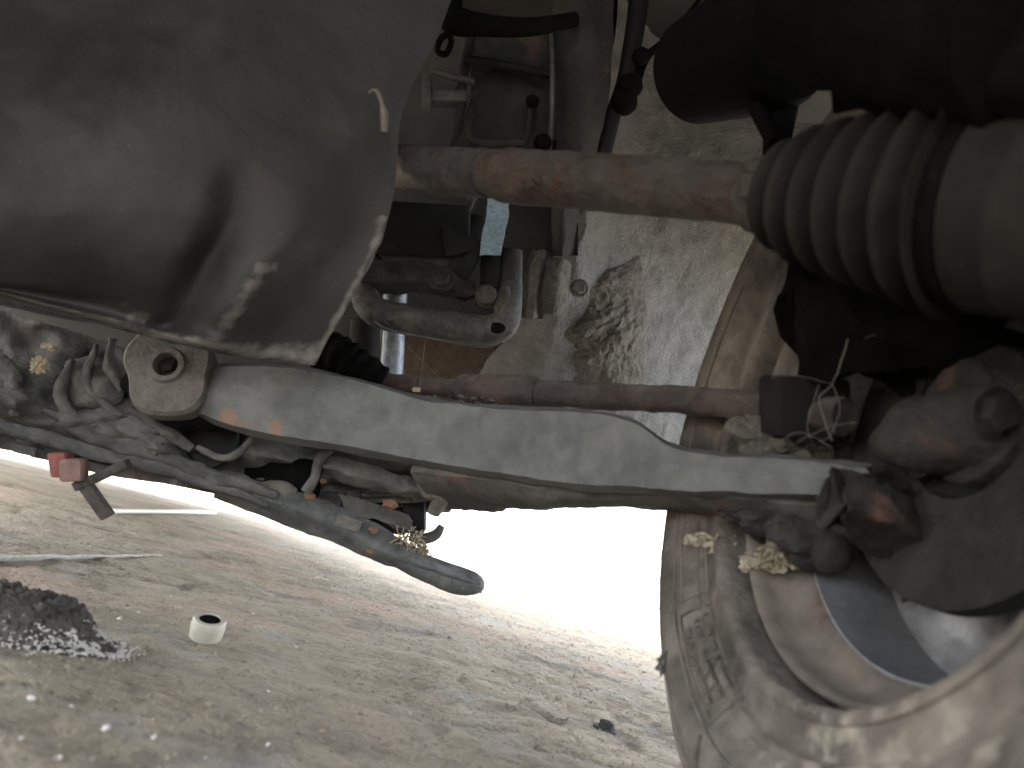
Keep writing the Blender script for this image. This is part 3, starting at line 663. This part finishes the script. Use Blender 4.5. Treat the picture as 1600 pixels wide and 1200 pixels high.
# ------------------------------------------------------------------ ball joint, knuckle and second boot
bj = part('ball_joint', tube_geo([P(1378, 695, 0.453), P(1400, 692, 0.438), P(1425, 686, 0.431), P(1432, 682, 0.427), P(1480, 675, 0.416), P(1530, 668, 0.405), P(1640, 655, 0.387)],
    [.009, .0145, .017, .0215, .0235, .0245, .027], 34, 50, amp=.0018, s=50), m_shaded_steel, sharp=50)
part('pinch_bolt', bolt_geo(P(1556, 645, 0.376), -_f+_r*.1, .0100, .0075), m_cast, bj)
part('joint_collar', lathe_geo(P(1430, 684, 0.429), _r+_u*.12-_f*.1, [(-.002, .018), (-.002, .023), (.002, .023), (.002, .018)], 40), m_cast, bj)
part('ball_joint_boot', lathe_geo(P(1560, 800, 0.423), _u+_r*.1, [(-.022, .037), (-.016, .041), (-.010, .036), (-.004, .041), (.002, .036), (.008, .039), (.013, .033), (.019, .029), (.022, .020)], 48), m_plast)
kn = part('steering_knuckle', loft_geo([
    [(1318, 722, 0.428), (1390, 762, 0.428), (1460, 800, 0.438), (1540, 815, 0.423), (1700, 800, 0.402)],
    [(1318, 790, 0.412), (1390, 815, 0.412), (1450, 845, 0.416), (1540, 860, 0.402), (1700, 850, 0.380)],
    [(1322, 850, 0.440), (1370, 870, 0.445), (1430, 890, 0.438), (1530, 900, 0.423), (1700, 910, 0.402)]], 50, 24, thick=.03, amp=.005, s=24), m_shaded_steel)
part('lower_ball_joint', blob_geo(P(1272, 835, 0.488), .019, (1.5, 1, 1), .35, 1.8, 4, 2), m_shaded_steel)
part('lower_ball_joint', tube_geo([P(1290, 790, 0.483), P(1296, 840, 0.481), P(1298, 885, 0.484)], [.017, .018, .011], 20, 20, amp=.003), m_shaded_steel)
part('joint_pinch', blob_geo(P(1200, 815, 0.516), .018, (1.8, 1, .7), .4, 1.8, 4, 6), m_shaded_steel)
part('brake_caliper', loft_geo([
    [(1395, 860, 0.496), (1460, 850, 0.482), (1560, 860, 0.460), (1700, 860, 0.423)],
    [(1410, 930, 0.489), (1470, 915, 0.474), (1560, 905, 0.453), (1700, 890, 0.416)],
    [(1425, 975, 0.511), (1480, 950, 0.496), (1560, 930, 0.474), (1700, 910, 0.438)]], 50, 24, thick=.03, amp=.009, s=24), m_shaded_steel)

# ------------------------------------------------------------------ front wheel
WC = Vector((.264, .393, .278))
yaw = R(4.2)
nrm = Vector((-math.cos(yaw), -math.sin(yaw), .049)).normalized()     # towards the inside of the car
KW = .952                                                            # a 13-inch wheel
whl = bpy.data.objects.new('front_wheel', None); C.objects.link(whl); whl.parent = car; whl.location = WC-WORLD['parked_car']; WORLD['front_wheel'] = WC.copy()
# profile: (distance along nrm, radius); inner sidewall at +
tp = [(.045, .183), (.070, .1815), (.0765, .1825), (.0790, .186), (.0790, .190), (.0770, .1905), (.0775, .199), (.0765, .2035), (.0765, .2065), (.081, .209), (.081, .213), (.0845, .216), (.090, .228), (.0925, .238), (.0935, .247), (.0915, .258),
      (.0895, .260), (.0895, .262), (.087, .268), (.082, .277), (.077, .283), (.071, .2875), (.064, .2895), (.050, .2905), (.044, .2910), (.043, .284), (.037, .284), (.036, .2912), (.020, .2918), (.019, .285), (.013, .285), (.012, .292),
      (-.012, .292), (-.013, .285), (-.019, .285), (-.020, .2918), (-.036, .2912), (-.037, .284), (-.043, .284), (-.044, .291), (-.064, .2895), (-.077, .283), (-.09, .262), (-.0935, .247), (-.09, .228), (-.081, .211), (-.073, .202), (-.062, .188), (-.05, .192)]
tp = [(h_, r_*KW) for h_, r_ in tp]
up_ref = Vector((0, 0, 1))
def tyre_r(h, a, r):
    # the loaded tyre flattens slightly where it stands
    down = -math.cos(a)
    return r - max(0, (down-.96))/.04*.006*max(0, (r-.19)/.09)
tyre = part('tyre', lathe_geo(WC, nrm, tp, 180, ref=up_ref, closed=True, rf=tyre_r), m_tyre, whl, sharp=50)
_x = (up_ref-nrm*up_ref.dot(nrm)).normalized(); _y = nrm.cross(_x)
def on_wheel(r, a, h): return WC+nrm*h+(_x*math.cos(a)+_y*math.sin(a))*r
# which way round does the visible side lie: left edge in the photo
a_mark = 2.60
def side_h(r):
    pts = sorted([(q[1], q[0]) for q in tp if q[0] > .06 and q[1] < .264])
    for i in range(len(pts)-1):
        if pts[i][0] <= r <= pts[i+1][0]:
            k = (r-pts[i][0])/max(1e-6, pts[i+1][0]-pts[i][0]); return pts[i][1]*(1-k)+pts[i+1][1]*k
    return .09
add_wear(tyre, m_tyre, 'muddy_tyre_rubber', lambda k, v: .42*max(0, min(1, (.20-v.z)/.10))*max(0, min(1, (.46-v.y)/.10)), (.30, .27, .225), .86, 1.12, 38)
part('curled_leaf', blob_geo(on_wheel(.240, 2.46, .094), .0045, (1, .6, 1.4), .9, 3.5, 3, 2), m_mud, tyre)
# raised moulded marks: worn and caked, no letter can be read any more
gs = []; rn = random.Random(5)
for row, rr in enumerate((.1985, .2050, .2115)):
    a = a_mark-.20
    while a < a_mark+.16:
        wd = rn.uniform(.010, .020); da_ = wd/2
        c = on_wheel(rr, a+da_, side_h(rr)+.0004)
        rad = (_x*math.cos(a+da_)+_y*math.sin(a+da_)); tan = (-_x*math.sin(a+da_)+_y*math.cos(a+da_))
        if rn.random() < .85:
            gs.append(box_geo(c+rad*.0022, tan*rr*wd*.38, rad*.0007, nrm*.0014, .2))
            if rn.random() < .6: gs.append(box_geo(c-rad*.0020, tan*rr*wd*.38, rad*.0007, nrm*.0014, .2))
            gs.append(box_geo(c-tan*rr*wd*.36, tan*.0007, rad*.0026, nrm*.0014, .2))
            if rn.random() < .5: gs.append(box_geo(c+tan*rr*wd*.3, tan*.0006, rad*.0024, nrm*.0014, .2))
        a += wd+.005
part('moulded_marking', merge(*gs), m_tyre, tyre)
def arcline(r0, r1, a0, a1, n=24, rad=.0007, lift=.0004):
    return tube_geo([on_wheel(r0+(r1-r0)*i/(n-1), a0+(a1-a0)*i/(n-1), side_h(r0+(r1-r0)*i/(n-1))+lift) for i in range(n)], [rad]*n, 6)
part('moulded_line', merge(arcline(.1945, .1945, a_mark-.24, a_mark+.22), arcline(.2155, .2155, a_mark-.24, a_mark+.22), arcline(.1945, .2155, a_mark-.24, a_mark-.245, 8), arcline(.1945, .2155, a_mark+.22, a_mark+.225, 8),
    arcline(.2200, .2200, a_mark-1.6, a_mark+1.2, 60, .0009), arcline(.2440, .2440, a_mark-1.8, a_mark+1.4, 70, .0008)), m_tyre, tyre)
s0 = -1
part('moulded_line', merge(arcline(.1965, .1965, a_mark+s0*.30, a_mark+s0*.75), arcline(.2135, .2135, a_mark+s0*.30, a_mark+s0*.75), arcline(.1965, .2135, a_mark+s0*.75, a_mark+s0*.75, 8), arcline(.1965, .2135, a_mark+s0*.30, a_mark+s0*.30, 8)), m_tyre, tyre)
# cuts and wisps on the sidewall
m_crack = M('dark_scuff', (.05, .035, .03), da=.1, sc_=60)
part('sidewall_scuff', tube_geo([on_wheel(.224+.011*i, a_mark-s0*(.22+.03*i+.01*i*i), side_h(min(.258, .224+.011*i))+.0004) for i in range(4)], [.0014, .002, .0016, .001], 8, 20, amp=.001), m_crack, tyre)
part('sidewall_scuff', tube_geo([on_wheel(.250, a_mark+s0*(.45+.05*i), side_h(.250)+.0002) for i in range(5)], [.0004, .0007, .0007, .0006, .0004], 6, 20, amp=.002), m_crack, tyre)
# rim: flange, barrel, wheel disc with holes and nave
rim = part('rim', lathe_geo(WC, nrm, [(.040, .1722), (.052, .1716), (.058, .1700), (.060, .1680), (.057, .1662), (.050, .1655), (.040, .1640), (.030, .1580), (.024, .1504), (-.035, .1476), (-.062, .1618), (-.072, .1790), (-.070, .1809), (-.060, .1771), (-.03, .1523), (.02, .1552), (.035, .168)], 128, ref=up_ref, closed=True), m_rim, whl, sharp=50)
part('rim_barrel', lathe_geo(WC, nrm, [(.0225, 0.1490), (-.034, 0.1461), (-.034, 0.1476), (.0225, 0.1504)], 128, ref=up_ref, closed=True), m_barrel, whl)
def wheel_disc():
    V = []; Fc = []; seg = 120; rads = [.040, .060, .075, .088, .100, .113, .126, .132, .141, .1468]
    hs = [-.020, -.018, -.026, -.034, -.038, -.040, -.040, -.038, -.035, -.033]
    for s in (0, -.004):
        for r, h in zip(rads, hs):
            for k in range(seg):
                an = 2*math.pi*k/seg; wv = .004*math.cos(an*10)*(1 if .07 < r < .14 else 0)
                V.append(on_wheel(r, an, h+s+wv))
    nr = len(rads); keep = {}
    def open_(i, k): return False
    for i in range(nr-1):
        for k in range(seg):
            if open_(i, k): continue
            k2 = (k+1) % seg; a = i*seg+k; b = i*seg+k2; c = (i+1)*seg+k2; d = (i+1)*seg+k; o = nr*seg
            Fc += [(a, b, c, d), (o+a, o+d, o+c, o+b)]
            if i in (0,) : Fc.append((a, o+a, o+b, b))
            for (ii, kk, e) in ((i-1, k, (a, b)), (i+1, k, (c, d)), (i, (k+1) % seg, (b, c)), (i, (k-1) % seg, (d, a))):
                if 0 <= ii < nr-1 and open_(ii, kk): Fc.append((e[0], e[1], o+e[1], o+e[0]))
    return V, Fc
part('wheel_disc', wheel_disc(), m_barrel, whl, sharp=60)
part('wheel_hub', lathe_geo(WC, nrm, [(-.03, .045), (-.01, .045), (.012, .040), (.020, .030), (.024, .028), (.024, 0)], 48), m_cast, whl)
part('brake_disc', lathe_geo(WC, nrm, [(.002, .050), (.002, .110), (.014, .110), (.014, .050)], 80, closed=True), m_cast, whl)

# ------------------------------------------------------------------ straw, cobwebs, dirt on the suspension
rn = random.Random(21)
def tuft(cx, cy, d, n, rad, name, mat=m_tan, parent=None, **k):
    g = []
    for i in range(n):
        a = rn.uniform(0, math.tau); l = rn.uniform(.3, 1)*rad
        p0 = P(cx+rn.gauss(0, rad*.35), cy+rn.gauss(0, rad*.3), d+rn.uniform(-.008, .008))
        p2 = P(cx+math.cos(a)*l, cy+math.sin(a)*l*.8, d+rn.uniform(-.015, .015)); p1 = (p0+p2)/2+Vector((rn.uniform(-1, 1), rn.uniform(-1, 1), rn.uniform(-1, 1)))*.004
        g.append(tube_geo([p0, p1, p2], [rn.uniform(.0004, .0010)]*3, 5, 6))
    for i in range(n//3):
        g.append(blob_geo(P(cx+rn.gauss(0, rad*.4), cy+rn.gauss(0, rad*.3), d), rn.uniform(.0006, .0018), (1.2, .8, .8), .6, 2.5, 2, i))
    return part(name, merge(*g), mat, parent, kind='stuff', **k)
tuft(1205, 872, .50, 70, 30, 'straw_tuft', label='tuft of pale dry straw stuck under the joint beside the tyre')
tuft(1135, 852, .54, 40, 26, 'straw_tuft'); tuft(1085, 845, .56, 26, 18, 'straw_tuft')
tuft(1165, 978, .565, 14, 20, 'straw_tuft'); tuft(640, 845, .79, 34, 34, 'straw_tuft'); tuft(662, 862, .80, 26, 22, 'straw_tuft')
tuft(1530, 900, .41, 34, 40, 'straw_tuft'); tuft(1340, 992, .50, 14, 26, 'straw_tuft')
part('straw_stalk', tube_geo([P(1553, 855, 0.387), P(1546, 905, 0.387), P(1545, 958, 0.391)], [.0038, .0036, .003], 8, 10), M('yellow_straw', (.34, .26, .12), dust=(.4, .33, .2), da=.3, sc_=60), label='thick yellow straw stalk standing on the tyre at right')
m_fluff = M('pale_fluff', (.42, .37, .28), dust=(.6, .55, .45), da=.4, sc_=90, bump=.6)
g = []
for cx, cy, d_, n_, sp in ((1218, 872, .50, 170, 13), (1140, 852, .54, 150, 17), (1096, 846, .555, 70, 10), (1180, 880, .51, 60, 12)):
    for i in range(n_): g.append(blob_geo(P(cx+rn.gauss(0, sp), cy+rn.gauss(0, sp*.55), d_+rn.uniform(-.004, .004)), rn.uniform(.0006, .0022), (1.5, .7, .9), .9, 3.0, 2, i*.7))
part('dry_fluff', merge(*g), m_fluff, kind='stuff')
def thread(pts, d, r_=.0004, name='cobweb'):
    return tube_geo([P(x, y_, d) for x, y_ in pts], [r_*.55]*len(pts), 5, 24, amp=.0008, s=60)
webs = [thread([(1205, 592), (1240, 586), (1300, 600)], 0.471), thread([(1330, 510), (1316, 560), (1300, 600), (1280, 622), (1290, 660), (1302, 690)], 0.456, .0006),
        thread([(1300, 600), (1312, 640), (1300, 680), (1280, 690)], 0.456), thread([(1245, 690), (1290, 670), (1340, 660)], 0.456), thread([(1350, 530), (1375, 520)], 0.441),
        thread([(1280, 600), (1262, 660), (1268, 690)], 0.464), thread([(1170, 980), (1190, 955), (1182, 945)], 0.532, .0008), thread([(1170, 980), (1150, 990), (1130, 1010)], 0.532, .0006),
        thread([(1060, 560), (1110, 590), (1180, 640)], 0.517, .0003), thread([(1205, 700), (1250, 676), (1300, 700)], 0.471, .0005), thread([(650, 650), (656, 600), (664, 530)], 0.760, .0004), thread([(600, 500), (655, 560), (700, 600)], 0.760, .0003),
        ]
part('cobweb', merge(*webs), m_web, kind='stuff')
part('crumb_on_rod', box_geo(P(651, 609, .73), _r*.004, _u*.0022, _f*.002, .2), m_tan, arm)
rn = random.Random(4)
g = []
for i in range(140):
    t = rn.random(); x = 640+660*t; g.append(blob_geo(P(x, 588+t*22+rn.uniform(28, 44), .745-.08*t), rn.uniform(.0008, .0026), (1.6, .8, .6), .5, 2.5, 1, i))
part('dirt_crumbs', merge(*g), m_mud, rod, kind='stuff')
part('hanging_dirt', blob_geo(P(1232, 700, 0.538), .022, (1.6, .8, .8), .6, 2.2, 4, 3), m_mud, kind='stuff')
part('hanging_dirt', blob_geo(P(1190, 680, 0.543), .014, (1.6, .8, .8), .6, 2.2, 3, 8), m_mud, kind='stuff')

# ------------------------------------------------------------------ loose things on the ground
def drop(px_, py_): 
    p = G(px_, py_); p.z = gz(p.x, p.y); return p
c = drop(318, 1003)
ca = Vector((.05, -.32, 1)).normalized()
m_cap = flat('ivory_plastic', (0.36, 0.34, 0.275), 0.6)
capo = link('bottle_cap', *lathe_geo(c+Vector((0, 0, .004)), ca, [(0, .0115), (.001, .0140), (.010, .0150), (.016, .0148), (.0185, .0136), (.0185, .0100), (.012, .0095), (.012, 0)], 40), m_cap)
thing(capo, 'white plastic cap with a dark hole lying upright on the concrete', 'cap')
part_ = link('cap_hole_dark', *lathe_geo(c+Vector((0, 0, .004))+ca*.0135, ca, [(0, .0085), (.0036, .0094), (.0036, 0)], 30), m_black, capo)  # black disc standing for the dark inside the cap's hole
c = drop(945, 1136)
nut = link('steel_nut', *merge(lathe_geo(c, (0, -.1, 1), [(0, .011), (.002, .0135), (.004, .011), (.004, .006), (.0, .006)], 30), lathe_geo(c+Vector((.001, 0, .002)), (.1, 0, 1), [(0, .008), (.007, .008), (.0085, .0065), (.0085, .004), (.002, .0035)], 6)), m_cast)
thing(nut, 'small dark nut on a washer lying on the ground left of the tyre', 'nut')
c0, c1 = drop(176, 802), drop(332, 802)
strip = link('white_strip', *tube_geo([c0+Vector((0, 0, .004)), c0.lerp(c1, .3)+Vector((0, -.015, .004)), c0.lerp(c1, .7)+Vector((0, .0, .005)), c1+Vector((0, .02, .003))], [.010, .009, .013, .011], 10, 30, squash=.55, up=Vector((0, 1, 0))), m_white)
thing(strip, 'bright white plastic strip lying on the ground below the bent bracket', 'strip')
c0, c1 = drop(-80, 878), drop(250, 868)
st2 = link('pale_batten', *tube_geo([c0+Vector((0, 0, .0)), c0.lerp(c1, .5)+Vector((0, 0, .0)), c1], [.006, .006, .005], 10, 20, squash=.35, up=Vector((0, 1, 0)), amp=.002), M('grey_lath', (.33, .32, .29), dust=(.4, .38, .34), da=.4, sc_=30))
thing(st2, 'long pale grey lath lying flat at the left edge of the ground', 'lath')
# heap of dark damp sand at the left
def heap():
    n = 110; V = []; ctr = drop(10, 985)
    for j in range(n):
        for i in range(n):
            u = -1+2*i/(n-1); v = -1+2*j/(n-1); x = ctr.x+u*.085; yy = ctr.y+v*.075
            rr = math.hypot(u*1.05, v*1.25)+.16*fbm(Vector((u*2, v*2, 3)))
            k = max(0, 1-rr); z = gz(x, yy)-.002+.030*min(1, k*1.8)+(.006*fbm(Vector((x*130, yy*130, 1)), 5) if k > 0 else 0)
            V.append((x, yy, z))
    return V, [(j*n+i, j*n+i+1, (j+1)*n+i+1, (j+1)*n+i) for j in range(n-1) for i in range(n-1)]
m_soil = M('dark_damp_soil', (.045, .037, .030), dust=(.32, .30, .27), da=.22, top=.1, sc_=60, bump=1.0, rough=.9, fine=500)
hp = link('soil_heap', *heap(), m_soil, sharp=180); hp['kind'] = 'stuff'
g = []; rn = random.Random(9); ctr = drop(10, 985)
for i in range(2200):
    a = rn.choice((rn.gauss(-.25, .35), rn.gauss(-.1, .3), rn.gauss(1.5, .6), rn.uniform(-1.5, 2))); rad = rn.gauss(.84, .12); x = ctr.x+math.cos(a)*rad*.085; yy = ctr.y+math.sin(a)*rad*.065
    g.append(blob_geo((x, yy, gz(x, yy)+.003+max(0, (.9-rad))*.045), rn.uniform(.0004, .0011), (1, 1, .8), .4, 2, 1, i))
hg = link('pale_grit', *merge(*g), m_pebble); hg['kind'] = 'stuff'
# countable chippings and fine grit
spots = [(268, 930), (343, 828), (447, 842), (140, 856), (302, 823), (395, 960), (185, 970), (198, 1026), (316, 826), (113, 1100), (48, 1095), (165, 1140), (418, 1165), (322, 1180), (250, 1200), (520, 1135), (420, 1080),
         (770, 908), (860, 920), (955, 978), (350, 935), (215, 960), (272, 868), (225, 880), (205, 805), (462, 1012), (600, 1040), (508, 912), (440, 920), (560, 960), (240, 1152), (90, 1190), (640, 1120), (700, 1015), (800, 1060), (870, 1100), (10, 822), (30, 1160), (480, 1000), (380, 1120)]
chip_label = {0: 'pale stone chip on the concrete just above and left of the white cap', 1: 'upper of two pale chips under the dark lip, right of the white strip',
    2: 'pale chip lying on the concrete directly below the dark plastic lip', 5: 'pale chip on the concrete to the right of the white cap', 7: 'pale chip between the dark soil heap and the white cap',
    9: 'large pale chip below the dark soil heap', 18: 'pale chip beside the free end of the dark lip', 19: 'pale chip on the bright ground left of the tyre sidewall'}
rn = random.Random(13); first = None
for i, (a, b_) in enumerate(spots):
    p = drop(a, b_)
    if first is None:
        gme = blob_geo((0, 0, 0), 1.0, (1, 1, .75), .35, 1.5, 1, 3)
        o = link('stone_chip', [Vector(v) for v in gme[0]], gme[1], m_pebble, origin=Vector((0, 0, 0)), smooth=False); first = o
    else:
        o = first.copy(); C.objects.link(o)
    s = rn.uniform(.0008, .0019)*(1.3 if i < 12 else 1)
    o.location = p+Vector((0, 0, s*.5)); o.scale = (s, s*rn.uniform(.7, 1.2), s*rn.uniform(.7, 1.1)); o.rotation_euler = (rn.uniform(0, 1), rn.uniform(0, 1), rn.uniform(0, 6))
    thing(o, chip_label.get(i, 'tiny pale stone chip scattered on the rough concrete'), 'stone', 'pale stone chips scattered on the concrete')
g = []
for i in range(9000):
    t = rn.random(); yy = .22+1.9*t**1.7; x = rn.uniform(-.75, .35)*(yy+.25)
    s = (.0005+.0016*rn.random()**2.5)*(1+.4*yy); q = Vector((x, yy, gz(x, yy)+s*.3)); an = rn.uniform(0, 6)
    V = [q+Vector((math.cos(an+k*2.09)*s, math.sin(an+k*2.09)*s, -s*.4)) for k in range(3)]+[q+Vector((rn.uniform(-.4, .4)*s, 0, s*.8))]
    g.append((V, [(0, 1, 2), (0, 3, 1), (1, 3, 2), (2, 3, 0)]))
gr = link('grit', *merge(*g), g_mat, origin=Vector((0, 0, 0)), smooth=False); gr['kind'] = 'stuff'
g = []; rn = random.Random(77)
for i in range(420):
    t = rn.random(); yy = .25+1.6*t**1.5; x = rn.uniform(-.75, .33)*(yy+.25); s_ = .0010+.0032*rn.random()**3
    g.append(blob_geo((x, yy, gz(x, yy)+s_*.35), s_, (1, rn.uniform(.7, 1), .6), .5, 1.8, 1, i))
cr = link('concrete_crumbs', *merge(*g), g_mat, origin=Vector((0, 0, 0)), smooth=False); cr['kind'] = 'stuff'
# far verge: a line of weeds where the concrete ends
g = []
rn = random.Random(31)
for i in range(2600):
    t = rn.random(); p = Vector((-1.5, 9.5, 0)).lerp(Vector((6.0, 8.2, 0)), t)+Vector((rn.gauss(0, .1), rn.gauss(0, .12), 0)); hh = rn.uniform(.01, .05); an = rn.uniform(0, 6)
    dx = Vector((math.cos(an), math.sin(an), 0))*.006
    g.append(([p-dx, p+dx, p+Vector((rn.uniform(-.02, .02), rn.uniform(-.02, .02), hh))], [(0, 1, 2)]))
gw = link('weeds', *merge(*g), M('green_weed', (.09, .12, .04), da=.2, sc_=40), smooth=False); gw['kind'] = 'stuff'
